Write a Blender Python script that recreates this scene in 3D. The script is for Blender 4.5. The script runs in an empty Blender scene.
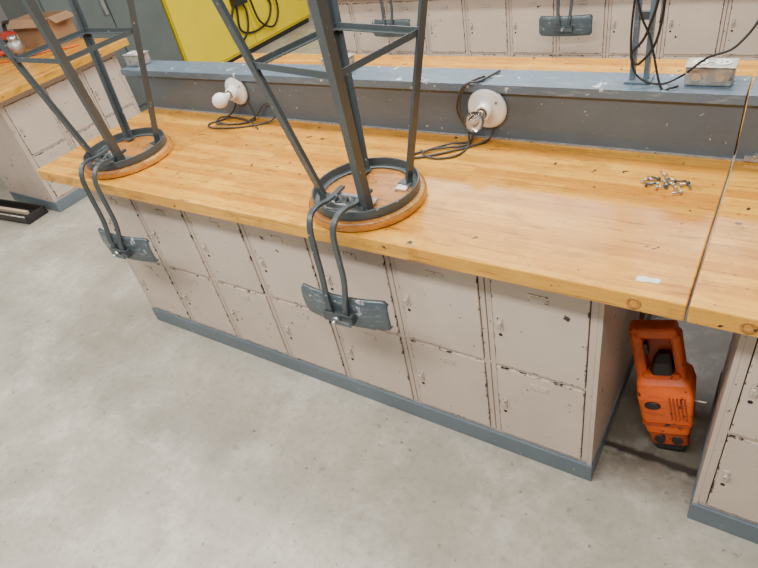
import bpy, bmesh, math, random
from mathutils import Vector, Matrix
random.seed(7)
C = bpy.context.scene.collection
H = 1.69
BT = 0.84      # bench top height

# ------------------------------------------------------------------ materials
def nt(name):
    m = bpy.data.materials.new(name); m.use_nodes = True
    n = m.node_tree.nodes; l = m.node_tree.links
    return m, n, l, n["Principled BSDF"]

def mixc(n, l, fac, a, b, blend='MIX'):
    x = n.new("ShaderNodeMix"); x.data_type = 'RGBA'; x.blend_type = blend
    for sock, v in ((x.inputs[0], fac), (x.inputs[6], a), (x.inputs[7], b)):
        if isinstance(v, (int, float)): sock.default_value = v
        elif isinstance(v, tuple): sock.default_value = (*v, 1)
        else: l.new(v, sock)
    return x.outputs[2]

def noise(n, l, vec, scale, detail=4, rough=0.55):
    t = n.new("ShaderNodeTexNoise"); t.inputs["Scale"].default_value = scale
    t.inputs["Detail"].default_value = detail; t.inputs["Roughness"].default_value = rough
    l.new(vec, t.inputs["Vector"]); return t.outputs["Fac"]

def ramp(n, l, fac, a, b):
    r = n.new("ShaderNodeMapRange"); r.inputs[1].default_value = a; r.inputs[2].default_value = b
    l.new(fac, r.inputs[0]); return r.outputs[0]

def math2(n, l, op, a, b=0.0):
    m = n.new("ShaderNodeMath"); m.operation = op
    for i, v in enumerate((a, b)):
        if isinstance(v, (int, float)): m.inputs[i].default_value = v
        else: l.new(v, m.inputs[i])
    return m.outputs[0]

def mapped(n, l, vec, sc, rot=(0, 0, 0)):
    mp = n.new("ShaderNodeMapping"); mp.inputs["Scale"].default_value = sc; mp.inputs["Rotation"].default_value = rot
    l.new(vec, mp.inputs["Vector"]); return mp.outputs[0]

def objvec(n, l, rnd=True):
    tc = n.new("ShaderNodeTexCoord")
    if not rnd: return tc.outputs["Object"]
    oi = n.new("ShaderNodeObjectInfo")
    add = n.new("ShaderNodeVectorMath"); add.operation = 'ADD'
    mu = math2(n, l, 'MULTIPLY', oi.outputs["Random"], 37.0)
    l.new(tc.outputs["Object"], add.inputs[0]); l.new(mu, add.inputs[1])
    return add.outputs[0]

def paint(name, col, rough=0.45, metal=0.0, var=0.12, scale=6, chip=None, chip_scale=60, chip_t=0.70, bump=0.05, edge=False, spec=0.5, scuff=None):
    m, n, l, b = nt(name)
    v = objvec(n, l)
    f = noise(n, l, v, scale)
    dark = tuple(c*(1-var) for c in col); light = tuple(min(1, c*(1+var)) for c in col)
    c = mixc(n, l, ramp(n, l, f, 0.3, 0.7), dark, light)
    if scuff:
        sc = noise(n, l, mapped(n, l, v, (6, 30, 30), (0.2, 0.4, 0.3)), 2.5, 6, 0.75)
        c = mixc(n, l, math2(n, l, 'MULTIPLY', ramp(n, l, sc, 0.54, 0.68), 0.55), c, scuff)
    if chip:
        f2 = noise(n, l, v, chip_scale, 3, 0.6)
        c = mixc(n, l, ramp(n, l, f2, chip_t, chip_t+0.02), c, chip)
        if edge:
            tc = n.new("ShaderNodeTexCoord"); s = n.new("ShaderNodeSeparateXYZ"); l.new(tc.outputs["Generated"], s.inputs[0])
            ex = math2(n, l, 'ABSOLUTE', math2(n, l, 'SUBTRACT', s.outputs[0], 0.5))
            ez = math2(n, l, 'ABSOLUTE', math2(n, l, 'SUBTRACT', s.outputs[2], 0.5))
            f3 = noise(n, l, v, 38, 5, 0.75)
            wide = ramp(n, l, noise(n, l, v, 9, 3), 0.35, 0.7)
            near = math2(n, l, 'ADD', math2(n, l, 'MAXIMUM', ex, ez), math2(n, l, 'MULTIPLY', wide, 0.012))
            mk = ramp(n, l, near, 0.488, 0.498)
            e = math2(n, l, 'MULTIPLY', mk, ramp(n, l, f3, 0.545, 0.565))
            c = mixc(n, l, e, c, chip)
    l.new(c, b.inputs["Base Color"])
    b.inputs["Roughness"].default_value = rough; b.inputs["Metallic"].default_value = metal
    b.inputs["Specular IOR Level"].default_value = spec
    if bump:
        bp = n.new("ShaderNodeBump"); bp.inputs["Strength"].default_value = bump; bp.inputs["Distance"].default_value = 0.01
        l.new(noise(n, l, v, 40), bp.inputs["Height"]); l.new(bp.outputs[0], b.inputs["Normal"])
    return m

def wood(name, c1, c2, stain, row=0.034, width=0.75, rough=0.33, hi=(0.95, 0.58, 0.10)):
    m, n, l, b = nt(name)
    tc = n.new("ShaderNodeTexCoord"); V = tc.outputs["Object"]
    mp = n.new("ShaderNodeMapping"); mp.inputs["Location"].default_value = (0.21, 0.013, 0.0)
    l.new(V, mp.inputs["Vector"])
    br = n.new("ShaderNodeTexBrick"); br.inputs["Scale"].default_value = 1
    br.inputs["Brick Width"].default_value = width; br.inputs["Row Height"].default_value = row
    br.inputs["Mortar Size"].default_value = 0.0006; br.inputs["Mortar Smooth"].default_value = 0.4
    br.offset = 0.37; br.offset_frequency = 2
    br.inputs["Color1"].default_value = (*c1, 1); br.inputs["Color2"].default_value = (*c2, 1)
    br.inputs["Mortar"].default_value = (c2[0]*0.65, c2[1]*0.5, c2[2]*0.4, 1)
    l.new(mp.outputs[0], br.inputs["Vector"])
    g = noise(n, l, mapped(n, l, V, (2.5, 45, 45)), 2.2, 6, 0.65)
    c = mixc(n, l, math2(n, l, 'MULTIPLY', ramp(n, l, g, 0.42, 0.70), 0.45), br.outputs["Color"], stain)
    big = noise(n, l, V, 2.3, 5, 0.6)
    c = mixc(n, l, math2(n, l, 'MULTIPLY', ramp(n, l, big, 0.44, 0.66), 0.40), c, stain)
    med = noise(n, l, mapped(n, l, V, (1, 2.2, 2.2)), 7.5, 5, 0.7)
    c = mixc(n, l, math2(n, l, 'MULTIPLY', ramp(n, l, med, 0.54, 0.68), 0.48), c, tuple(x*0.6 for x in stain))
    sp2 = noise(n, l, V, 9, 6, 0.75)
    c = mixc(n, l, math2(n, l, 'MULTIPLY', ramp(n, l, sp2, 0.56, 0.70), 0.35), c, hi)
    for k, (rz, t) in enumerate(((0.5, 0.64), (-0.9, 0.66), (1.4, 0.66))):
        s = noise(n, l, mapped(n, l, V, (3, 90, 90), (0, 0, rz)), 2.0+k*0.3, 2, 0.5)
        msk = noise(n, l, V, 3.1+k, 3)
        c = mixc(n, l, math2(n, l, 'MULTIPLY', math2(n, l, 'MULTIPLY', ramp(n, l, s, t, t+0.03), ramp(n, l, msk, 0.42, 0.52)), 0.7), c, tuple(x*0.4 for x in stain))
    sp = noise(n, l, V, 27, 3, 0.6)
    c = mixc(n, l, ramp(n, l, sp, 0.685, 0.705), c, (0.05, 0.022, 0.010))
    sp3 = noise(n, l, V, 85, 2, 0.5)
    c = mixc(n, l, math2(n, l, 'MULTIPLY', ramp(n, l, sp3, 0.71, 0.73), 0.85), c, (0.06, 0.026, 0.010))
    l.new(c, b.inputs["Base Color"])
    rr = n.new("ShaderNodeMapRange"); rr.inputs[3].default_value = rough-0.1; rr.inputs[4].default_value = rough+0.2
    l.new(sp2, rr.inputs[0]); l.new(rr.outputs[0], b.inputs["Roughness"])
    bp = n.new("ShaderNodeBump"); bp.inputs["Strength"].default_value = 0.08; bp.inputs["Distance"].default_value = 0.004
    l.new(g, bp.inputs["Height"]); l.new(bp.outputs[0], b.inputs["Normal"])
    return m

def concrete():
    m, n, l, b = nt("concrete")
    tc = n.new("ShaderNodeTexCoord"); v = tc.outputs["Object"]
    a = noise(n, l, v, 1.6, 7, 0.66); f = noise(n, l, v, 6, 8, 0.72); g = noise(n, l, v, 38, 4, 0.6); h = noise(n, l, v, 3.2, 6, 0.75)
    c = mixc(n, l, ramp(n, l, a, 0.38, 0.62), (0.38, 0.35, 0.285), (0.54, 0.51, 0.425))
    c = mixc(n, l, math2(n, l, 'MULTIPLY', ramp(n, l, f, 0.48, 0.66), 0.45), c, (0.30, 0.275, 0.215))
    c = mixc(n, l, math2(n, l, 'MULTIPLY', ramp(n, l, h, 0.52, 0.64), 0.42), c, (0.68, 0.655, 0.57))
    c = mixc(n, l, math2(n, l, 'MULTIPLY', ramp(n, l, g, 0.5, 0.75), 0.45), c, (0.26, 0.235, 0.185))
    s = noise(n, l, v, 48, 2, 0.5)
    c = mixc(n, l, math2(n, l, 'MULTIPLY', ramp(n, l, s, 0.70, 0.73), 0.65), c, (0.12, 0.105, 0.09))
    s2 = noise(n, l, v, 14, 3, 0.6)
    c = mixc(n, l, math2(n, l, 'MULTIPLY', ramp(n, l, s2, 0.67, 0.71), 0.45), c, (0.19, 0.15, 0.10))
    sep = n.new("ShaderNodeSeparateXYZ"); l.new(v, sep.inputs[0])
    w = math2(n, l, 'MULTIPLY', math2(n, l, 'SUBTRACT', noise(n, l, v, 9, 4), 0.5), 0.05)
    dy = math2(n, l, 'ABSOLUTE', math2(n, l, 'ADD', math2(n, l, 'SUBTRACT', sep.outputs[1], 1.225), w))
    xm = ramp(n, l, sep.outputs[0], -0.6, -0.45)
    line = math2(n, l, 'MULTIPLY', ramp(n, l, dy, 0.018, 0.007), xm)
    gap_grime_shade = math2(n, l, 'MULTIPLY', math2(n, l, 'MULTIPLY', ramp(n, l, math2(n, l, 'ABSOLUTE', math2(n, l, 'SUBTRACT', sep.outputs[1], 1.60)), 0.54, 0.28), ramp(n, l, f, 0.15, 0.5)), xm)  # floor grime in the gap, with the gap's shade painted in
    c = mixc(n, l, math2(n, l, 'MULTIPLY', gap_grime_shade, 0.88), c, (0.13, 0.11, 0.085))
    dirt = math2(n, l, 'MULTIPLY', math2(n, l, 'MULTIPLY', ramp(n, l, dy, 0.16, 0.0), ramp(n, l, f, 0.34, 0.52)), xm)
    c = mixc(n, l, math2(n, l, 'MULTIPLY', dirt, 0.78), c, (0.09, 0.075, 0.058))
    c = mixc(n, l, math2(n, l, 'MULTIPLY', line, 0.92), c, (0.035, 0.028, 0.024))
    l.new(c, b.inputs["Base Color"])
    rr = n.new("ShaderNodeMapRange"); rr.inputs[3].default_value = 0.20; rr.inputs[4].default_value = 0.50
    l.new(f, rr.inputs[0]); l.new(rr.outputs[0], b.inputs["Roughness"])
    bp = n.new("ShaderNodeBump"); bp.inputs["Strength"].default_value = 0.10; bp.inputs["Distance"].default_value = 0.01
    l.new(f, bp.inputs["Height"]); l.new(bp.outputs[0], b.inputs["Normal"])
    return m

CHIP = (0.04, 0.027, 0.022)
M_body = paint("locker_paint", (0.57, 0.46, 0.375), 0.36, chip=CHIP, chip_scale=34, chip_t=0.675, var=0.06)
M_door = paint("locker_door_paint", (0.62, 0.505, 0.415), 0.34, chip=CHIP, chip_scale=28, chip_t=0.69, var=0.06, edge=True)
M_latch = paint("latch_metal", (0.62, 0.55, 0.48), 0.3, metal=0.4, var=0.15, scale=60, chip=CHIP, chip_scale=120, chip_t=0.60)
M_base = paint("base_paint", (0.135, 0.175, 0.205), 0.42, chip=(0.4, 0.4, 0.38), chip_scale=40, chip_t=0.70)
M_dark = paint("gap_shade", (0.02, 0.016, 0.015), 0.8, bump=0)  # near-black colour standing in for shade inside gaps, keyholes and slots
M_riser = paint("riser_paint", (0.092, 0.118, 0.140), 0.34, var=0.12, scale=4, chip=(0.38, 0.38, 0.37), chip_scale=45, chip_t=0.70, scuff=(0.13, 0.15, 0.165))
M_cap = paint("riser_cap_paint", (0.115, 0.165, 0.215), 0.32, chip=(0.62, 0.60, 0.57), chip_scale=24, chip_t=0.65, scuff=(0.34, 0.37, 0.38))
M_steel = paint("stool_paint", (0.072, 0.088, 0.094), 0.36, metal=0.15, chip=(0.36, 0.37, 0.36), chip_scale=50, chip_t=0.69)
M_plate = paint("backrest_paint", (0.09, 0.118, 0.135), 0.33, metal=0.2, chip=(0.42, 0.44, 0.44), chip_scale=30, chip_t=0.64, scuff=(0.36, 0.40, 0.41))
M_zinc = paint("zinc", (0.58, 0.58, 0.57), 0.28, metal=0.85, var=0.2, scale=30)
M_galv = paint("galvanized", (0.46, 0.44, 0.40), 0.42, metal=0.5, var=0.3, scale=40, chip=(0.2, 0.17, 0.14), chip_scale=50, chip_t=0.64)
M_black = paint("black_rubber", (0.012, 0.012, 0.013), 0.5, bump=0)
M_grey_cord = paint("grey_cord", (0.055, 0.05, 0.045), 0.5, bump=0)
M_porc = paint("porcelain", (0.85, 0.83, 0.78), 0.15, var=0.03, bump=0)
M_frost = paint("frosted_bulb_glass", (0.85, 0.85, 0.84), 0.25, var=0.02, bump=0)
M_brass = paint("brass_screw_base", (0.55, 0.47, 0.33), 0.3, metal=0.9, bump=0)
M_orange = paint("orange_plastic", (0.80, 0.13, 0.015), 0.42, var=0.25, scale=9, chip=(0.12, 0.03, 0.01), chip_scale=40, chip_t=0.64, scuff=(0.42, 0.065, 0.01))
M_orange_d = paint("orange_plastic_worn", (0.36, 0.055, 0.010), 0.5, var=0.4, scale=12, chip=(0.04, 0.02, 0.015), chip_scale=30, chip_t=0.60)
M_blackp = paint("black_plastic", (0.022, 0.020, 0.020), 0.4)
M_yellow = paint("yellow_paint", (0.90, 0.70, 0.004), 0.35, var=0.04, spec=0.4)
M_green = paint("grey_green_paint", (0.125, 0.152, 0.147), 0.5, var=0.08)
M_red = paint("red_plastic", (0.50, 0.035, 0.02), 0.35)
M_card = paint("cardboard", (0.34, 0.20, 0.105), 0.7, var=0.12, scale=10)
M_white = paint("white_residue", (0.80, 0.77, 0.72), 0.6, var=0.1, scale=60)
M_stick = paint("pale_wood", (0.62, 0.50, 0.34), 0.6, var=0.1, scale=20)
M_wall = paint("wall_paint", (0.50, 0.49, 0.45), 0.7)
M_top = wood("worktop_wood", (0.88, 0.455, 0.055), (0.60, 0.245, 0.020), (0.40, 0.135, 0.010), rough=0.24)
M_seat = wood("seat_wood", (0.56, 0.24, 0.045), (0.42, 0.16, 0.028), (0.20, 0.065, 0.014), row=0.045)
M_edge = wood("seat_edge_wood", (0.76, 0.35, 0.05), (0.62, 0.26, 0.035), (0.38, 0.12, 0.02))
M_conc = concrete()
mg, n_, l_, b_ = nt("clear_glass")
b_.inputs["Transmission Weight"].default_value = 1; b_.inputs["Roughness"].default_value = 0.02
b_.inputs["Base Color"].default_value = (0.95, 0.97, 0.97, 1); b_.inputs["IOR"].default_value = 1.3
M_glass = mg

# ------------------------------------------------------------------ mesh helpers
class B:
    def __init__(s): s.bm = bmesh.new()
    def box(s, x0, x1, y0, y1, z0, z1, mi=0, rot=None):
        r = bmesh.ops.create_cube(s.bm, size=1)
        mt = Matrix.Translation(((x0+x1)/2, (y0+y1)/2, (z0+z1)/2)) @ Matrix.Diagonal((x1-x0, y1-y0, z1-z0, 1))
        if rot: mt = rot @ mt
        bmesh.ops.transform(s.bm, matrix=mt, verts=r['verts'])
        for v in r['verts']:
            for f in v.link_faces: f.material_index = mi
        return s
    def cyl(s, p0, p1, r0, r1=None, seg=20, mi=0):
        p0 = Vector(p0); p1 = Vector(p1); r1 = r0 if r1 is None else r1
        d = p1-p0
        r = bmesh.ops.create_cone(s.bm, cap_ends=True, segments=seg, radius1=r0, radius2=r1, depth=d.length)
        q = d.to_track_quat('Z', 'Y').to_matrix().to_4x4()
        bmesh.ops.transform(s.bm, matrix=Matrix.Translation((p0+p1)/2) @ q, verts=r['verts'])
        for v in r['verts']:
            for f in v.link_faces: f.material_index = mi; f.smooth = True if len(f.verts) == 4 else False
        return s
    def lathe(s, prof, mt=None, seg=32, mi=0, closed=False):
        mt = mt or Matrix.Identity(4)
        rings = []
        for r, z in prof:
            if r < 1e-6: rings.append([s.bm.verts.new(mt @ Vector((0, 0, z)))])
            else: rings.append([s.bm.verts.new(mt @ Vector((r*math.cos(2*math.pi*i/seg), r*math.sin(2*math.pi*i/seg), z))) for i in range(seg)])
        pairs = list(zip(rings[:-1], rings[1:]))
        if closed: pairs.append((rings[-1], rings[0]))
        for a, b in pairs:
            for i in range(seg):
                j = (i+1) % seg
                if len(a) == 1 and len(b) == 1: continue
                if len(a) == 1: f = s.bm.faces.new((a[0], b[j], b[i]))
                elif len(b) == 1: f = s.bm.faces.new((a[i], a[j], b[0]))
                else: f = s.bm.faces.new((a[i], a[j], b[j], b[i]))
                f.material_index = mi; f.smooth = True
        return s
    def sweep(s, pts, r, seg=8, mi=0, sub=6, prof=None, smooth=True, cyclic=False):
        P = [Vector(p) for p in pts]
        out = []
        n = len(P)
        if sub > 1:
            rng = range(n) if cyclic else range(n-1)
            for i in rng:
                if cyclic: a, b, c, d = P[(i-1) % n], P[i], P[(i+1) % n], P[(i+2) % n]
                else: a, b, c, d = P[max(i-1, 0)], P[i], P[i+1], P[min(i+2, n-1)]
                for k in range(sub):
                    t = k/sub
                    out.append(0.5*((2*b)+(c-a)*t+(2*a-5*b+4*c-d)*t*t+(3*b-a-3*c+d)*t**3))
            if not cyclic: out.append(P[-1])
        else: out = P
        m = len(out)
        up = Vector((0, 0, 1))
        T = []
        for i in range(m):
            if cyclic: t = out[(i+1) % m]-out[i-1]
            else: t = out[min(i+1, m-1)]-out[max(i-1, 0)]
            T.append(t.normalized())
        if abs(T[0].dot(up)) > 0.9: up = Vector((0, 1, 0))
        N = (up-T[0]*up.dot(T[0])).normalized()
        prof = prof or [(r*math.cos(2*math.pi*k/seg), r*math.sin(2*math.pi*k/seg)) for k in range(seg)]
        rings = []
        for i in range(m):
            N = (N-T[i]*N.dot(T[i])).normalized(); Bn = T[i].cross(N)
            rings.append([s.bm.verts.new(out[i]+N*a+Bn*b) for a, b in prof])
        k = len(prof)
        for i in range(m if cyclic else m-1):
            a, b = rings[i], rings[(i+1) % m]
            for j in range(k):
                f = s.bm.faces.new((a[j], a[(j+1) % k], b[(j+1) % k], b[j])); f.smooth = smooth; f.material_index = mi
        if not cyclic:
            s.bm.faces.new(rings[0][::-1]).material_index = mi; s.bm.faces.new(rings[-1]).material_index = mi
        return s
    def xf(s, mt):
        bmesh.ops.transform(s.bm, matrix=mt, verts=s.bm.verts); return s
    def done(s, name, mats, parent=None, bevel=0.0, loc=None, seg=2):
        bmesh.ops.recalc_face_normals(s.bm, faces=s.bm.faces)
        me = bpy.data.meshes.new(name); s.bm.to_mesh(me); s.bm.free()
        for m in (mats if isinstance(mats, (list, tuple)) else [mats]): me.materials.append(m)
        o = bpy.data.objects.new(name, me); C.objects.link(o)
        if parent: o.parent = parent
        if loc: o.location = loc
        if bevel:
            md = o.modifiers.new("bevel", 'BEVEL'); md.width = bevel; md.segments = seg; md.limit_method = 'ANGLE'; md.angle_limit = 0.7
        return o

def empty(name, loc, label, cat, group=None, rot=0):
    o = bpy.data.objects.new(name, None); o.empty_display_size = 0.1; C.objects.link(o)
    o.location = loc; o.rotation_euler = (0, 0, rot)
    return tag(o, label, cat, group)
def tag(o, label, cat, group=None):
    o["label"] = label; o["category"] = cat
    if group: o["group"] = group
    return o
def copy_tree(o, parent=None):
    c = o.copy(); C.objects.link(c)
    if parent: c.parent = parent
    for ch in list(o.children): copy_tree(ch, c)
    return c

# ------------------------------------------------------------------ setting
def struct(b, name, mat, **k):
    o = b.done(name, mat, **k); o["kind"] = "structure"; return o
struct(B().box(-5.9, 5, -2.5, 7.6, -0.1, 0), "floor", M_conc)
struct(B().box(-5.9, -5.8, -2.5, 7.6, 0, 3.1), "wall_left", M_wall)
struct(B().box(-5.8, 5, 7.5, 7.6, 0, 3.1), "wall_back", M_wall)

# ------------------------------------------------------------------ locker cabinets
PITCH = 0.2925
def lockers(x0, y0, ncol, depth, label, rot=0, group=None, top=BT-0.045-0.002):
    """origin at front-left bottom corner, front faces local -Y"""
    w = ncol*PITCH + 0.026
    e = empty("locker_cabinet", (x0, y0, 0), label, "lockers", group, rot)
    b = B()
    b.box(0, 0.012, 0.0, depth, 0.075, top); b.box(w-0.012, w, 0.0, depth, 0.075, top)
    b.box(0.012, w-0.012, depth-0.01, depth, 0.075, top); b.box(0.012, w-0.012, 0.004, depth-0.01, top-0.012, top)
    b.box(0.012, w-0.012, 0.004, depth-0.01, 0.075, 0.09)
    for i in range(ncol+1):
        xc = 0.013 + i*PITCH
        if i == 0: b.box(0.012, xc+0.017, 0, 0.02, 0.09, top)
        elif i == ncol: b.box(xc-0.017, w-0.012, 0, 0.02, 0.09, top)
        else:
            b.box(xc-0.017, xc-0.0014, 0, 0.02, 0.09, top-0.012); b.box(xc+0.0014, xc+0.017, 0, 0.02, 0.09, top-0.012)
    b.box(0.02, w-0.02, 0.001, 0.02, 0.404, 0.414)
    b.box(0.02, w-0.02, 0.001, 0.02, 0.744, top-0.012)
    b.done("cabinet_body", M_body, e, bevel=0.0012)
    B().box(0.014, w-0.014, 0.022, 0.03, 0.092, top-0.014).done("gap_shade_sheet", M_dark, e)  # near-black sheet added behind the doors, paints their gaps as shade
    B().box(-0.004, w+0.004, -0.006, depth, 0, 0.076).done("base_plinth", M_base, e, bevel=0.003)
    def mk_door(z0, z1, xo):
        dw = PITCH-0.0390; hh = z1-z0
        d = B().box(0, dw, -0.004, 0.016, 0, hh).done("door", M_door, e, bevel=0.0015, loc=(xo, 0, z0))
        hb = B()
        hb.box(0.012, 0.028, -0.007, -0.003, hh*0.5-0.022, hh*0.5+0.022)
        hb.cyl((0.020, -0.006, hh*0.5+0.006), (0.020, -0.018, hh*0.5+0.006), 0.0075, seg=14)
        hb.done("latch", [M_latch], d, bevel=0.001)
        hb = B().box(dw*0.5-0.026, dw*0.5+0.026, -0.0060, -0.003, hh-0.052, hh-0.030)
        hb.box(dw*0.5-0.021, dw*0.5+0.021, -0.0068, -0.005, hh-0.047, hh-0.035, 1)
        hb.done("name_plate", [M_latch, M_door], d)
        B().cyl((0.020, -0.0035, hh*0.5-0.040), (0.020, -0.0046, hh*0.5-0.040), 0.0058, seg=10).done("keyhole", M_dark, d)
        return d
    lo = mk_door(0.0938, 0.4018, 0.013+0.0195); up = mk_door(0.4162, 0.7418, 0.013+0.0195)
    for i in range(1, ncol):
        for m in (lo, up):
            c = copy_tree(m, e); c.location.x = m.location.x + i*PITCH
    return e

GL = "beige steel lockers under the workbenches"
lockers(-2.307, 1.072, 7, 0.53, "chipped beige steel lockers under a long wooden worktop", group=GL)
lockers(0.043, 1.072, 4, 0.53, "chipped beige steel lockers beside the orange tool", group=GL)
lockers(-0.234, 2.26, 7, 0.53, "beige steel lockers on the rear side of the bench", rot=math.pi, group=GL)
lockers(-2.95, 3.565, 10, 0.53, "beige steel lockers across the aisle below two stools", group=GL)
lockers(-3.97, 1.60, 3, 0.6, "beige steel lockers under the side bench", rot=math.pi/2, group=GL)

# ------------------------------------------------------------------ worktops
def worktop(x0, x1, y0, y1, label, plugs=()):
    o = B().box(0, x1-x0, 0, y1-y0, 0, 0.045).done("worktop", M_top, bevel=0.003)
    o.location = (x0, y0, BT-0.045)
    tag(o, label, "worktop", "wooden butcher block worktops")
    for px in plugs:
        b = B().lathe([(0, 0.0004), (0.0105, 0.0004), (0.0115, 0.0018), (0.0145, 0.0018), (0.0155, 0.0), (0.0155, -0.002)], Matrix.Translation((px-x0, 0.0, 0.021)) @ Matrix.Rotation(math.pi/2, 4, 'X'), 28)
        b.done("bolt_plug", [M_seat], o)
        B().cyl((px-x0, 0.0, 0.021), (px-x0, -0.0012, 0.021), 0.0085, seg=18).done("plug_face", [M_edge], o)
    return o
worktop(-2.47, -0.062, 0.997, 1.612, "long honey-coloured butcher block worktop carrying two upturned stools", (-0.16, -2.38))
worktop(-0.057, 2.4, 0.997, 1.612, "honey-coloured butcher block worktop joined at a dark seam", (0.049,))
worktop(-2.47, -0.062, 1.722, 2.33, "wooden worktop behind the grey steel riser")
worktop(-0.057, 2.4, 1.722, 2.33, "wooden worktop section behind the grey riser")
worktop(-3.05, 0.6, 3.49, 4.13, "wooden worktop across the aisle holding stools")
sb = worktop(-1.2+0, 0, 0, 1.5, "wooden side bench top with tools on it")
me = sb.data
sb.rotation_euler = (0, 0, math.pi/2); sb.location = (-3.87, 1.5, BT-0.045)
me.transform(Matrix.Diagonal((1.08/1.2, 1.55/1.5, 1, 1)))

# ------------------------------------------------------------------ riser
RT = BT+0.18
def riser(x0, x1, ext, label):
    e = empty("bench_riser", (x0, 1.615, 0), label, "bench divider", "grey steel risers along the bench")
    L = x1-x0; zt = RT
    b = B().box(0, L, 0, 0.004, BT, zt-0.004); b.box(0, L, 0.1, 0.104, BT, zt-0.004)
    b.box(0, 0.004, 0.004, 0.1, BT, zt-0.004); b.box(L-0.004, L, 0.004, 0.1, BT, zt-0.004)
    b.box(0.02, L-0.02, 0.004, 0.1, BT-0.1, BT+0.005)
    b.done("riser_panel", M_riser, e)
    B().box(0.22, L-0.25, 0.02, 0.08, 0.0, BT-0.1).done("support_web", M_base, e)
    b = B().box(-ext, L, -0.012, 0.112, zt-0.004, zt); b.box(-ext, L, -0.012, -0.009, zt-0.026, zt-0.003)
    b.box(-ext, L, 0.109, 0.112, zt-0.026, zt-0.003)
    b.done("riser_cap", M_cap, e, bevel=0.001)
    B().box(0, L, -0.008, 0.0, BT+0.0005, BT+0.004).done("riser_flange", M_galv, e)
    return e
riser(-2.47, -0.062, 0.09, "grey-blue painted steel riser dividing the bench, lamps mounted on it")
r2 = riser(-0.057, 2.4, 0.0, "grey-blue steel riser section next to the outlet box")
b = B().box(0.02, 0.075, -0.012, 0.0, BT+0.0045, BT+0.015); b.cyl((0.045, -0.006, BT+0.015), (0.045, -0.006, BT+0.022), 0.008, seg=6, mi=0)
b.done("bolted_bracket", [M_galv], r2)

# ------------------------------------------------------------------ stool (upside down)
def angle_bar(b, p0, p1, w, t, inward):
    p0 = Vector(p0); p1 = Vector(p1); d = (p1-p0).normalized()
    i = Vector(inward); i = (i-d*i.dot(d)).normalized(); s = d.cross(i)
    a = (i+s).normalized(); c = (i-s).normalized()
    pr = [(0, 0), (w, 0), (w, t), (t, t), (t, w), (0, w)]
    R = [[b.bm.verts.new(p+a*u+c*v) for u, v in pr] for p in (p0, p1)]
    for k in range(6): b.bm.faces.new((R[0][k], R[0][(k+1) % 6], R[1][(k+1) % 6], R[1][k]))
    b.bm.faces.new(R[0][::-1]); b.bm.faces.new(R[1])

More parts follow.
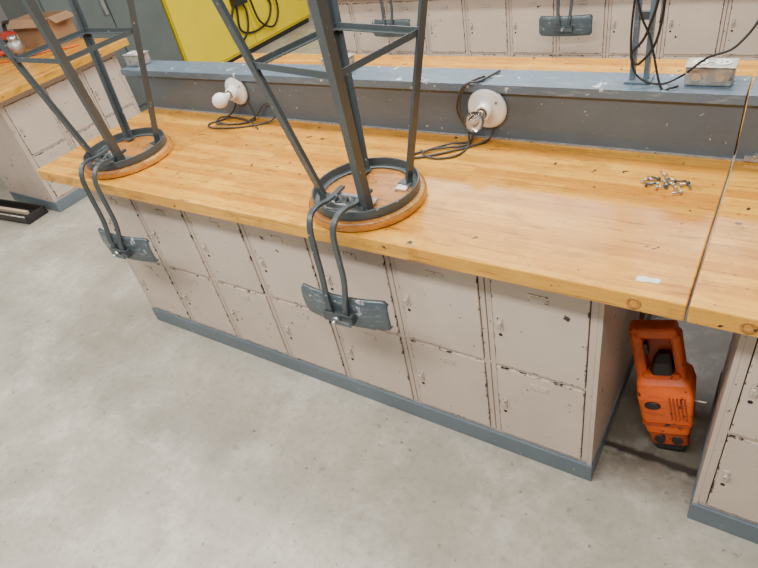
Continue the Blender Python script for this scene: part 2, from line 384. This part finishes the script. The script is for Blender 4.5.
def stool(x, y, rot, label, legrot=-13, dx=0.0, brot=0.0, drop=0.0):
    e = empty("stool", (x, y, BT), label, "stool", "upturned shop stools", rot)
    R = 0.173
    B().lathe([(0, 0), (R-0.008, 0), (R-0.002, 0.003), (R, 0.009), (R, 0.021), (R-0.003, 0.026), (R-0.010, 0.028), (0, 0.028)], seg=64).done("seat", M_seat, e)
    B().lathe([(R+0.0005, 0.005), (R+0.0012, 0.010), (R+0.0012, 0.019), (R+0.0005, 0.023)], seg=64).done("seat_edge", M_edge, e)
    B().lathe([(0.158, 0.0285), (0.158, 0.056), (0.153, 0.056), (0.153, 0.0335), (0.134, 0.0335), (0.134, 0.0285)], seg=64, closed=True).done("seat_ring", M_steel, e, bevel=0.0008)
    h0, h1, hs = 0.034, 0.70, 0.43
    k0, ks = 0.096, 0.158
    RZ = Matrix.Rotation(math.radians(legrot), 3, 'Z')
    def kk(h): return k0+(ks-k0)*(h-h0)/(hs-h0)
    def P(x, y, z): return RZ @ Vector((x, y, z))
    sg = [(-1, -1), (1, -1), (1, 1), (-1, 1)]
    for sx, sy in sg:
        b = B(); angle_bar(b, P(sx*k0, sy*k0, h0), P(sx*kk(h1), sy*kk(h1), h1), 0.025, 0.0035, P(-sx, -sy, 0))
        b.done("leg", M_steel, e)
        b = B().cyl(P(sx*(kk(h1)-0.008), sy*(kk(h1)-0.008), h1-0.01), P(sx*(kk(h1)-0.007), sy*(kk(h1)-0.007), h1+0.012), 0.014, seg=12)
        b.done("foot_cap", M_black, e)
        B().box(sx*0.082-0.016, sx*0.082+0.016, sy*0.082-0.016, sy*0.082+0.016, 0.0335, 0.038, rot=RZ.to_4x4()).done("leg_gusset", M_steel, e)
    for i in range(4):
        a, c = sg[i], sg[(i+1) % 4]
        b = B(); k = kk(hs)-0.004
        mid = P((a[0]+c[0])/2, (a[1]+c[1])/2, 0)
        angle_bar(b, P(a[0]*k, a[1]*k, hs), P(c[0]*k, c[1]*k, hs), 0.016, 0.003, -mid+Vector((0, 0, 0.9)))
        b.done("stretcher", M_steel, e)
    T = Matrix.Translation((dx, 0, 0)) @ Matrix.Rotation(math.radians(brot), 4, 'Z')
    b = B().box(-0.066, 0.066, -0.125, -0.045, 0.0345, 0.041); b.box(-0.062, 0.062, -0.080, -0.066, 0.041, 0.060)
    b.box(-0.062, 0.062, -0.122, -0.114, 0.041, 0.056)
    b.xf(Matrix.Translation((dx*0.3, 0, 0))).done("mounting_bracket", M_zinc, e, bevel=0.001)
    for bx in (-0.035, 0.0, 0.035):
        b = B(); b.cyl((bx, -0.097, 0.041), (bx, -0.097, 0.054), 0.0095, seg=6); b.cyl((bx, -0.097, 0.053), (bx, -0.097, 0.070), 0.0048, seg=10)
        b.xf(Matrix.Translation((dx*0.3, 0, 0))).done("bracket_bolt", M_steel, e)
    B().box(0.085, 0.12, 0.02, 0.06, 0.0285, 0.036).done("seat_clip", M_zinc, e)
    for sx in (-1, 1):
        bx = sx*0.037
        s0 = dx*0.7
        pts = [(bx*1.25-s0, -0.045, 0.066), (bx*1.2-s0*0.8, -0.12, 0.068), (bx*1.15-s0*0.4, -0.175, 0.082), (bx*1.1-s0*0.1, -0.215, 0.078), (bx, -0.238, 0.045),
               (bx, -0.243, -0.02), (bx, -0.245, -0.10-drop), (bx*0.9, -0.255, -0.16-drop), (bx*0.8, -0.262, -0.19-drop), (bx*0.72, -0.262, -0.235-drop)]
        b = B().sweep(pts, 0.0065, seg=10, prof=[(0.0045, -0.008), (0.0045, 0.008), (-0.0045, 0.008), (-0.0045, -0.008)], smooth=False)
        b.xf(T).done("back_rod", M_steel, e, bevel=0.0012)
    T = T @ Matrix.Translation((0, 0, -drop))
    b = B(); W = 0.150; nx = 32; hz = 0.056
    rows = [(-1.0, 0.010), (-0.97, 0.004), (-0.9, 0.0), (-0.5, -0.002), (0.0, -0.003), (0.5, -0.002), (0.9, 0.0), (0.97, 0.004), (1.0, 0.010)]
    grid = []
    for iz, (zz, off) in enumerate(rows):
        row = []
        for ix in range(nx+1):
            u = -1+2*ix/nx
            c = max(0, abs(u)-0.88)/0.12
            ends = 1-0.25*(1-math.sqrt(max(0, 1-c*c)))
            row.append(b.bm.verts.new((u*W, -0.249+0.020*u*u+off, -0.228+zz*hz*ends)))
        grid.append(row)
    for i in range(len(rows)-1):
        for j in range(nx):
            f = b.bm.faces.new((grid[i][j], grid[i][j+1], grid[i+1][j+1], grid[i+1][j])); f.smooth = True
    o = b.xf(T).done("backrest", M_plate, e)
    md = o.modifiers.new("solid", 'SOLIDIFY'); md.thickness = 0.003
    b = B().box(-0.050, 0.050, -0.274, -0.268, -0.250, -0.218)
    b.box(-0.050, -0.042, -0.268, -0.2525, -0.250, -0.218); b.box(0.042, 0.050, -0.268, -0.2525, -0.250, -0.218)
    b.xf(T).done("backrest_bracket", M_steel, e, bevel=0.001)
    b = B().cyl((0, -0.274, -0.233), (0, -0.285, -0.233), 0.012, seg=6); b.cyl((0, -0.284, -0.233), (0, -0.298, -0.233), 0.006, seg=12)
    b.xf(T).done("backrest_bolt", M_zinc, e)
    B().box(-0.014, 0.054, -0.289, -0.285, -0.243, -0.226).xf(T).done("clamp_lever", M_plate, e, bevel=0.001)
    return e
s2 = stool(-0.940, 1.172, math.radians(3), "upturned wooden-seat steel stool, grey backrest hanging over bench edge")
stool(-2.085, 1.185, 0.0, "upturned wooden-seat steel stool near the worktop end", legrot=0, dx=0.085, brot=2, drop=0.018)
def stool_copy(x, y, rot, label):
    c = copy_tree(s2); c.location = (x, y, BT); c.rotation_euler = (0, 0, math.radians(rot)); c["label"] = label; return c
stool_copy(-1.10, 3.675, 2, "upturned steel stool on the worktop across the aisle")
stool_copy(-2.26, 3.675, 0, "upturned steel stool across the aisle, grey backrest hanging down")

# ------------------------------------------------------------------ lampholders
def lamp(x, z, mat, label, s=1.0):
    e = empty("lamp_holder", (x, 1.612, z), label, "lamp", "porcelain lamp holders on the riser")
    rx = Matrix.Rotation(math.pi/2, 4, 'X')     # z -> -y
    B().lathe([(0, 0), (0.056*s, 0), (0.058*s, 0.004), (0.056*s, 0.010), (0.048*s, 0.015), (0.034, 0.019), (0.026, 0.026), (0.0245, 0.044), (0.022, 0.047), (0.018, 0.047), (0.018, 0.034), (0, 0.034)], rx, 40).done("lamp_base", M_porc, e)
    B().lathe([(0, 0.035), (0.0135, 0.035), (0.0135, 0.054), (0.0125, 0.057), (0, 0.057)], rx, 24).done("bulb_cap", M_brass, e)
    B().lathe([(0.0125, 0.056), (0.014, 0.064), (0.022, 0.077), (0.029, 0.092), (0.030, 0.102), (0.027, 0.116), (0.018, 0.127), (0.008, 0.132), (0, 0.133)], rx, 32).done("bulb", mat, e)
    for a in (0.6, 0.6+math.pi): B().cyl((0.044*math.cos(a), -0.012, 0.044*math.sin(a)), (0.044*math.cos(a), -0.021, 0.044*math.sin(a)), 0.0045, seg=12).done("mounting_screw", M_zinc, e)
    if mat is M_glass:
        B().sweep([(0.005, -0.057, 0), (0.004, -0.084, 0.002), (0.008, -0.094, 0.0), (-0.008, -0.094, 0), (-0.004, -0.084, 0), (-0.005, -0.057, 0)], 0.0011, seg=6).done("filament", M_zinc, e)
    return e
la = lamp(-0.748, BT+0.103, M_glass, "round white porcelain lamp holder with a clear bulb and cord", 1.12)
lb = lamp(-1.842, BT+0.110, M_frost, "round white porcelain lamp holder with a frosted white bulb")

def cord(pts, r, parent, mat=M_grey_cord, name="power_cord"):
    off = parent.location
    return B().sweep([Vector(p)-off for p in pts], r, seg=8, sub=8).done(name, mat, parent)
zb = BT+0.0045
cord([(-0.735, 1.608, BT+0.06), (-0.735, 1.60, BT+0.02), (-0.75, 1.575, zb), (-0.80, 1.52, zb), (-0.88, 1.455, zb), (-0.93, 1.43, zb), (-0.935, 1.46, zb), (-0.87, 1.50, zb+0.004), (-0.80, 1.545, zb),
      (-0.80, 1.592, BT+0.02), (-0.83, 1.590, BT+0.08), (-0.83, 1.592, BT+0.14), (-0.80, 1.590, BT+0.185), (-0.77, 1.615, RT+0.006), (-0.74, 1.70, RT+0.006)], 0.0038, la)
cord([(-0.76, 1.605, BT+0.08), (-0.785, 1.588, BT+0.04), (-0.80, 1.57, zb), (-0.85, 1.53, zb+0.006), (-0.91, 1.46, zb+0.005), (-0.86, 1.44, zb), (-0.80, 1.47, zb), (-0.79, 1.54, zb),
      (-0.815, 1.592, BT+0.03), (-0.845, 1.592, BT+0.10), (-0.82, 1.588, BT+0.17), (-0.79, 1.60, RT+0.010), (-0.77, 1.65, RT+0.007)], 0.0036, la)
cord([(-1.86, 1.607, BT+0.07), (-1.88, 1.59, BT+0.03), (-1.92, 1.56, zb), (-1.955, 1.51, zb), (-1.91, 1.48, zb), (-1.80, 1.50, zb), (-1.70, 1.55, zb), (-1.65, 1.585, BT+0.02), (-1.66, 1.596, BT+0.07), (-1.71, 1.60, BT+0.06),
      (-1.75, 1.585, BT+0.02), (-1.79, 1.545, zb), (-1.86, 1.52, zb), (-1.93, 1.535, zb)], 0.0036, lb)
cord([(-1.80, 1.607, BT+0.07), (-1.78, 1.597, BT+0.03), (-1.76, 1.575, zb), (-1.82, 1.51, zb+0.008), (-1.90, 1.50, zb+0.008), (-1.93, 1.56, zb+0.008), (-1.87, 1.583, zb), (-1.75, 1.545, zb+0.008), (-1.68, 1.51, zb)], 0.0034, lb)

# ------------------------------------------------------------------ outlet boxes
def outlet(x, rot, label):
    e = empty("outlet_box", (x, 1.675, RT+0.0005), label, "electrical outlet", "galvanized outlet boxes", rot)
    B().box(-0.055, 0.055, -0.030, 0.030, 0, 0.048).done("box_body", M_galv, e, bevel=0.006, seg=3)
    b = B().box(-0.058, 0.058, -0.033, 0.033, 0.048, 0.051); b.cyl((0, 0, 0.051), (0, 0, 0.0535), 0.004, seg=10)
    b.done("cover_plate", M_galv, e, bevel=0.001)
    for sx in (-1, 1):
        b = B()
        b.cyl((sx*0.026, 0, 0.0508), (sx*0.026, 0, 0.0535), 0.019, seg=24)
        b.box(sx*0.026-0.008, sx*0.026-0.001, -0.008, -0.0055, 0.0535, 0.054, 1); b.box(sx*0.026-0.008, sx*0.026-0.001, 0.0055, 0.008, 0.0535, 0.054, 1)
        b.cyl((sx*0.026+0.008, 0, 0.0534), (sx*0.026+0.008, 0, 0.0541), 0.003, seg=10, mi=1)
        b.done("receptacle", [M_porc, M_dark], e)
        B().cyl((sx*0.027, -0.030, 0.024), (sx*0.027, -0.032, 0.024), 0.011, seg=20).done("knockout", M_zinc, e)
outlet(-0.155, 0, "galvanized metal outlet box on top of the grey riser")
outlet(-1.345, 0, "small galvanized outlet box on the riser behind a stool")
outlet(-2.50, 0, "galvanized metal outlet box at the end of the riser")

# ------------------------------------------------------------------ power post with cords
pp = empty("power_post", (-0.325, 1.675, RT), "grey steel pole with base plate and black cords on the riser", "pole")
B().box(-0.034, 0.034, -0.030, 0.030, 0.0005, 0.006).done("base_plate", M_cap, pp, bevel=0.001)
B().box(-0.024, -0.012, -0.012, 0.012, 0.006, 1.0).box(0.012, 0.024, -0.012, 0.012, 0.006, 1.0).done("pole", M_cap, pp, bevel=0.001)
for zz in (0.16, 0.42, 0.75): B().box(-0.012, 0.012, -0.008, 0.008, zz, zz+0.02).done("spacer", M_steel, pp)
cord([(-0.33, 1.655, RT+0.6), (-0.345, 1.65, RT+0.3), (-0.35, 1.65, RT+0.12), (-0.33, 1.645, RT+0.03), (-0.27, 1.64, RT+0.005), (-0.22, 1.66, RT+0.02), (-0.16, 1.60, RT+0.09), (-0.10, 1.61, RT+0.12), (-0.06, 1.64, RT+0.22), (-0.06, 1.66, RT+0.5), (-0.08, 1.67, RT+0.9)], 0.003, pp, M_black)
cord([(-0.31, 1.65, RT+0.8), (-0.29, 1.65, RT+0.3), (-0.31, 1.645, RT+0.14), (-0.345, 1.645, RT+0.08), (-0.32, 1.64, RT+0.06), (-0.28, 1.645, RT+0.16), (-0.29, 1.65, RT+0.5)], 0.0035, pp, M_black)
cord([(-0.355, 1.65, RT+0.9), (-0.36, 1.65, RT+0.35), (-0.335, 1.64, RT+0.2), (-0.30, 1.64, RT+0.12), (-0.26, 1.62, RT+0.006), (-0.235, 1.615, RT+0.006), (-0.22, 1.63, RT+0.006)], 0.003, pp, M_black)

# ------------------------------------------------------------------ loose screws
spots = [(-0.045, 0.005), (-0.032, -0.010), (-0.026, 0.014), (-0.012, 0.000), (-0.014, 0.024), (-0.006, -0.018), (0.006, 0.010), (0.014, -0.008), (0.010, 0.030), (0.026, 0.004), (0.030, 0.022), (0.036, -0.016), (0.046, 0.008), (0.060, 0.014), (0.048, -0.030), (0.000, 0.046)]
for i, (ox, oy) in enumerate(spots):
    b = B().cyl((0, 0, 0), (0.018+0.006*random.random(), 0, 0), 0.0024, seg=8)
    b.cyl((-0.004, 0, 0), (0, 0, 0), 0.0052, seg=6); b.cyl((-0.0055, 0, 0), (-0.004, 0, 0), 0.0060, seg=14)
    o = b.done("screw", (M_zinc, M_steel, M_zinc)[i % 3])
    o.location = (-0.200+ox, 1.440+oy, BT+0.0064); o.rotation_euler = (0, 0, random.uniform(0, 6.28))
    tag(o, "small hex screw lying in a loose pile on wood", "screw", "loose screws on the worktop")
b = B(); pts = [(-0.024, -0.008), (-0.010, -0.010), (0.004, -0.007), (0.020, -0.009), (0.026, 0.0), (0.018, 0.009), (0.004, 0.006), (-0.008, 0.010), (-0.022, 0.008)]
vb = [b.bm.verts.new((x, y, 0.0)) for x, y in pts]; vt = [b.bm.verts.new((x, y, 0.0008)) for x, y in pts]
b.bm.faces.new(vt); b.bm.faces.new(vb[::-1])
for i in range(len(pts)): b.bm.faces.new((vb[i], vb[(i+1) % 9], vt[(i+1) % 9], vt[i]))
o = b.done("sticker_residue", M_white); o.location = (-0.146, 1.053, BT+0.0003); o.rotation_euler = (0, 0, 0.1)
tag(o, "torn white sticker residue stuck to the wooden worktop", "sticker")

# ------------------------------------------------------------------ orange tool leaning in the gap
bl = empty("leaf_blower", (-0.045, 1.305, 0.014), "worn orange plastic leaf blower leaning in the gap between lockers", "garden tool")
bl.rotation_euler = (math.radians(-6), math.radians(-13.5), math.radians(6))
def rr_loft(b, secs, seg=36, mi=0, p=6):
    rings = []
    for cx, cy, z, rx, ry in secs:
        row = []
        for k in range(seg):
            a = 2*math.pi*k/seg; ca, sa = math.cos(a), math.sin(a)
            row.append(b.bm.verts.new((cx+rx*math.copysign(abs(ca)**(2/p), ca), cy+ry*math.copysign(abs(sa)**(2/p), sa), z)))
        rings.append(row)
    for a, c in zip(rings[:-1], rings[1:]):
        for k in range(seg):
            f = b.bm.faces.new((a[k], a[(k+1) % seg], c[(k+1) % seg], c[k])); f.smooth = False; f.material_index = mi
    b.bm.faces.new(rings[0][::-1]).material_index = mi; b.bm.faces.new(rings[-1]).material_index = mi
b = B(); rr_loft(b, [(0.000, 0, 0.080, 0.054, 0.050), (0.000, 0, 0.086, 0.060, 0.056), (0.004, 0, 0.150, 0.070, 0.064), (0.008, 0, 0.225, 0.076, 0.066), (0.006, 0.006, 0.268, 0.072, 0.054), (0.002, 0.012, 0.285, 0.062, 0.040)], p=10)
b.done("housing", M_orange, bl)
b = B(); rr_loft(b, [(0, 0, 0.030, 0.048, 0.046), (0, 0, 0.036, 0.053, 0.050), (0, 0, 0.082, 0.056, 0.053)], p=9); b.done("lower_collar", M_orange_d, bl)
b = B(); rr_loft(b, [(0, 0, 0.004, 0.038, 0.038), (0, 0, 0.010, 0.044, 0.043), (0, 0, 0.032, 0.047, 0.045)], p=9); b.done("intake_end", M_blackp, bl)
for dx in (-0.024, 0.024): B().cyl((dx, -0.048, 0.058), (dx, -0.056, 0.058), 0.015, seg=18).done("intake_port", M_blackp, bl)
b = B(); rr_loft(b, [(0.002, 0, 0.120, 0.0660, 0.0610), (0.002, 0, 0.124, 0.0700, 0.0655), (0.003, 0, 0.133, 0.0695, 0.0645)], p=10); b.done("seam_band", M_orange_d, bl)
B().lathe([(0, 0), (0.022, 0), (0.022, 0.003), (0.018, 0.006), (0, 0.006)], Matrix.Translation((-0.026, -0.0655, 0.205)) @ Matrix.Rotation(math.pi/2, 4, 'X') @ Matrix.Diagonal((1, 0.62, 1, 1)), 28).done("badge", M_blackp, bl)
b = B()
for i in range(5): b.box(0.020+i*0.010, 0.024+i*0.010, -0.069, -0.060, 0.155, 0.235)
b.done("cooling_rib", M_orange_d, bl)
# angular boxy handle frame, dark motor cover inside the opening
b = B()
M4 = Matrix.Rotation
b.box(-0.066, -0.034, -0.026, 0.026, 0.25, 0.450)
b.box(0.040, 0.068, -0.024, 0.026, 0.25, 0.430)
b.box(-0.066, 0.060, -0.026, 0.026, 0.418, 0.456)
b.box(-0.050, 0.056, -0.034, 0.030, 0.262, 0.300)
b.done("handle", M_orange, bl, bevel=0.009, seg=2)
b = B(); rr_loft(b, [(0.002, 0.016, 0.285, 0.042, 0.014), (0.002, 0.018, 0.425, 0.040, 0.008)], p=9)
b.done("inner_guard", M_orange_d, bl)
b = B(); rr_loft(b, [(0.006, -0.008, 0.295, 0.032, 0.026), (0.010, -0.006, 0.335, 0.026, 0.022), (0.016, -0.002, 0.360, 0.016, 0.014)], p=5)
b.done("motor_cover", M_blackp, bl)
B().box(-0.036, -0.024, -0.016, 0.0, 0.355, 0.395).done("trigger", M_blackp, bl, bevel=0.003)
B().cyl((0.076, -0.02, 0.195), (0.112, -0.04, 0.208), 0.0022, seg=8).done("priming_rod", M_white, bl)

# ------------------------------------------------------------------ background storage
YY = 3.74
yc = empty("storage_cabinet", (-5.4, YY, 0), "bright yellow steel safety storage cabinet against the wall", "cabinet")
B().box(0, 0.55, 0, 1.95, 0.05, 1.65).done("cabinet_body", M_yellow, yc, bevel=0.006)
B().box(0.552, 0.572, 0.01, 0.97, 0.08, 1.62).done("cabinet_door", M_yellow, yc, bevel=0.004)
B().box(0.552, 0.572, 0.98, 1.94, 0.08, 1.62).done("cabinet_door", M_yellow, yc, bevel=0.004)
B().box(0.574, 0.60, 0.91, 0.94, 0.85, 1.0).done("door_handle", M_blackp, yc, bevel=0.004)
B().box(0.02, 0.54, 0.02, 1.93, 0, 0.052).done("cabinet_base", M_blackp, yc)
b = B().box(0.572, 0.66, 0.76, 0.93, 0.50, 0.64); b.cyl((0.61, 0.845, 0.64), (0.61, 0.845, 0.74), 0.03, 0.02, seg=14)
b.done("plug_box", M_blackp, yc, bevel=0.012)
gc = empty("metal_cabinet", (-5.4, 2.62, 0), "tall grey-green steel cabinet beside the yellow cabinet", "cabinet")
B().box(0, 0.55, 0, 1.10, 0.0, 1.9).done("cabinet_body", M_green, gc, bevel=0.005)
B().box(0.552, 0.57, 0.02, 0.545, 0.08, 1.86).done("cabinet_door", M_green, gc, bevel=0.003)
B().box(0.552, 0.57, 0.555, 1.08, 0.08, 1.86).done("cabinet_door", M_green, gc, bevel=0.003)
B().box(0.57, 0.59, 0.49, 0.52, 0.85, 1.02).done("door_handle", M_zinc, gc, bevel=0.003)
for k, pts in enumerate([[(4.58, 1.1), (4.50, 0.8), (4.55, 0.5), (4.52, 0.28), (4.70, 0.20), (4.95, 0.24), (5.05, 0.40), (4.90, 0.55), (4.70, 0.62), (4.62, 0.9)],
                         [(4.60, 0.60), (4.66, 0.42), (4.60, 0.24), (4.45, 0.18), (4.40, 0.34), (4.52, 0.54)],
                         [(4.62, 0.62), (4.85, 0.70), (5.08, 0.55), (5.12, 0.30), (4.98, 0.17), (4.80, 0.28), (4.74, 0.55), (4.66, 1.0)]]):
    cord([(-4.808+0.012*k, y, z) for y, z in pts], 0.011, yc, M_black)

# items on side bench
def lz(h): return Matrix.Translation((0, 0, h)) @ Matrix.Rotation(math.pi/2, 4, 'Y')
cb = empty("cardboard_box", (-4.62, 2.46, BT+0.0005), "open brown cardboard box on the side bench", "box", rot=0.08)
b = B().box(-0.22, 0.22, -0.09, 0.09, 0, 0.004); b.box(-0.22, 0.22, -0.09, -0.086, 0.004, 0.20); b.box(-0.22, 0.22, 0.086, 0.09, 0.004, 0.20)
b.box(-0.22, -0.216, -0.086, 0.086, 0.004, 0.20); b.box(0.216, 0.22, -0.086, 0.086, 0.004, 0.20)
b.done("box_body", M_card, cb)
B().box(-0.22, 0.22, -0.07, 0.0, -0.002, 0.002).xf(Matrix.Translation((0, -0.09, 0.20)) @ Matrix.Rotation(0.7, 4, 'X')).done("flap", M_card, cb)
B().box(0.0, 0.08, -0.086, 0.086, -0.002, 0.002).xf(Matrix.Translation((0.22, 0, 0.20)) @ Matrix.Rotation(0.5, 4, 'Y')).done("flap", M_card, cb)
rt = empty("power_tool", (-5.06, 2.42, BT+0.001), "red and black corded power tool lying on the side bench", "power tool", rot=0.1)
B().lathe([(0, -0.10), (0.04, -0.10), (0.05, -0.09), (0.052, -0.02), (0.045, 0.0), (0.045, 0.07), (0.035, 0.09), (0, 0.09)], lz(0.056), 28).done("motor_housing", M_red, rt)
B().lathe([(0, 0.085), (0.03, 0.085), (0.034, 0.10), (0.034, 0.13), (0.02, 0.15), (0, 0.15)], lz(0.056), 24).done("collar", M_zinc, rt)
B().sweep([(-0.08, 0.02, 0.10), (-0.075, 0.03, 0.15), (-0.02, 0.03, 0.165), (0.04, 0.03, 0.15), (0.05, 0.02, 0.10)], 0.014, seg=12).done("side_handle", M_blackp, rt)
rg = empty("angle_grinder", (-4.78, 2.18, BT+0.001), "dark grey and silver power tool with orange cord on side bench", "power tool", rot=0.25)
B().lathe([(0, -0.17), (0.03, -0.17), (0.038, -0.15), (0.040, -0.02), (0.055, 0.0), (0.055, 0.09), (0.045, 0.10), (0, 0.10)], lz(0.060), 28).done("motor_housing", M_blackp, rg)
B().lathe([(0, 0.10), (0.046, 0.10), (0.052, 0.115), (0.052, 0.16), (0.03, 0.185), (0, 0.185)], lz(0.060), 28).done("gear_head", M_galv, rg)
B().cyl((0.14, 0.0, 0.10), (0.14, 0.0, 0.135), 0.032, seg=24).done("spindle_collar", M_zinc, rg)
B().sweep([(0.13, -0.05, 0.058), (0.13, -0.08, 0.06), (0.12, -0.14, 0.06)], 0.016, seg=12).done("side_handle", M_red, rg)
B().box(-0.12, -0.03, -0.022, 0.022, 0.094, 0.104).done("switch_plate", M_red, rg, bevel=0.003)
B().sweep([(-0.17, 0.0, 0.06), (-0.20, -0.04, 0.02), (-0.16, -0.12, 0.007), (0.0, -0.15, 0.007), (0.20, -0.12, 0.007), (0.34, -0.02, 0.007), (0.42, 0.06, 0.007), (0.52, 0.04, 0.007), (0.60, 0.10, 0.007)], 0.006, sub=8).done("power_cord", M_orange, rg)

tr = empty("floor_tray", (-4.36, 1.46, 0), "long low black plastic tray lying on the concrete floor", "tray", rot=0.1)
B().box(-0.38, 0.30, -0.08, 0.08, 0.0, 0.012).box(-0.38, 0.30, -0.08, -0.07, 0.012, 0.06).box(-0.38, 0.30, 0.07, 0.08, 0.012, 0.06).box(-0.38, -0.37, -0.07, 0.07, 0.012, 0.06).box(0.29, 0.30, -0.07, 0.07, 0.012, 0.06).done("tray_pan", M_blackp, tr, bevel=0.004)
B().sweep([(-0.38, -0.085, 0.062), (0.30, -0.085, 0.062)], 0.005, sub=1).done("tray_rim", M_galv, tr)
o = B().box(-0.45, 0.45, -0.013, 0.013, 0, 0.022).done("wood_stick", M_stick, bevel=0.002); o.location = (-4.47, 1.462, 0.0125); o.rotation_euler = (0, 0, 0.1)
o.scale = (0.62, 1, 1)
tag(o, "pale wooden stick lying in the black tray", "stick")

# ------------------------------------------------------------------ lights
def area(x, y, z, sx, sy, e, col=(1, 0.965, 0.915)):
    L = bpy.data.lights.new("ceiling_light", 'AREA'); L.shape = 'RECTANGLE'; L.size = sx; L.size_y = sy; L.energy = e; L.color = col
    o = bpy.data.objects.new("ceiling_light", L); C.objects.link(o); o.location = (x, y, z)
area(-0.9, -0.3, 3.0, 3.0, 0.3, 135)
area(-0.9, 2.2, 3.0, 3.0, 0.3, 110)
area(-3.8, 0.4, 3.0, 0.3, 3.0, 75)
area(-1.6, 4.6, 3.0, 3.6, 0.3, 125)
w = bpy.data.worlds.new("world"); bpy.context.scene.world = w; w.use_nodes = True
w.node_tree.nodes["Background"].inputs[0].default_value = (1, 0.97, 0.93, 1); w.node_tree.nodes["Background"].inputs[1].default_value = 0.24

# ------------------------------------------------------------------ camera
fwd = Vector((-0.5046, 0.6084, -0.6126)).normalized()
right = Vector((0.8373, 0.5183, -0.1750)); right = (right-fwd*right.dot(fwd)).normalized(); upv = right.cross(fwd)
cam = bpy.data.cameras.new("camera"); cam.sensor_width = 36; cam.lens = 581/758*36; cam.clip_start = 0.02
co = bpy.data.objects.new("camera", cam); C.objects.link(co)
m = Matrix((right, upv, -fwd)).transposed().to_4x4(); m.translation = (0, 0, H); co.matrix_world = m
bpy.context.scene.camera = co
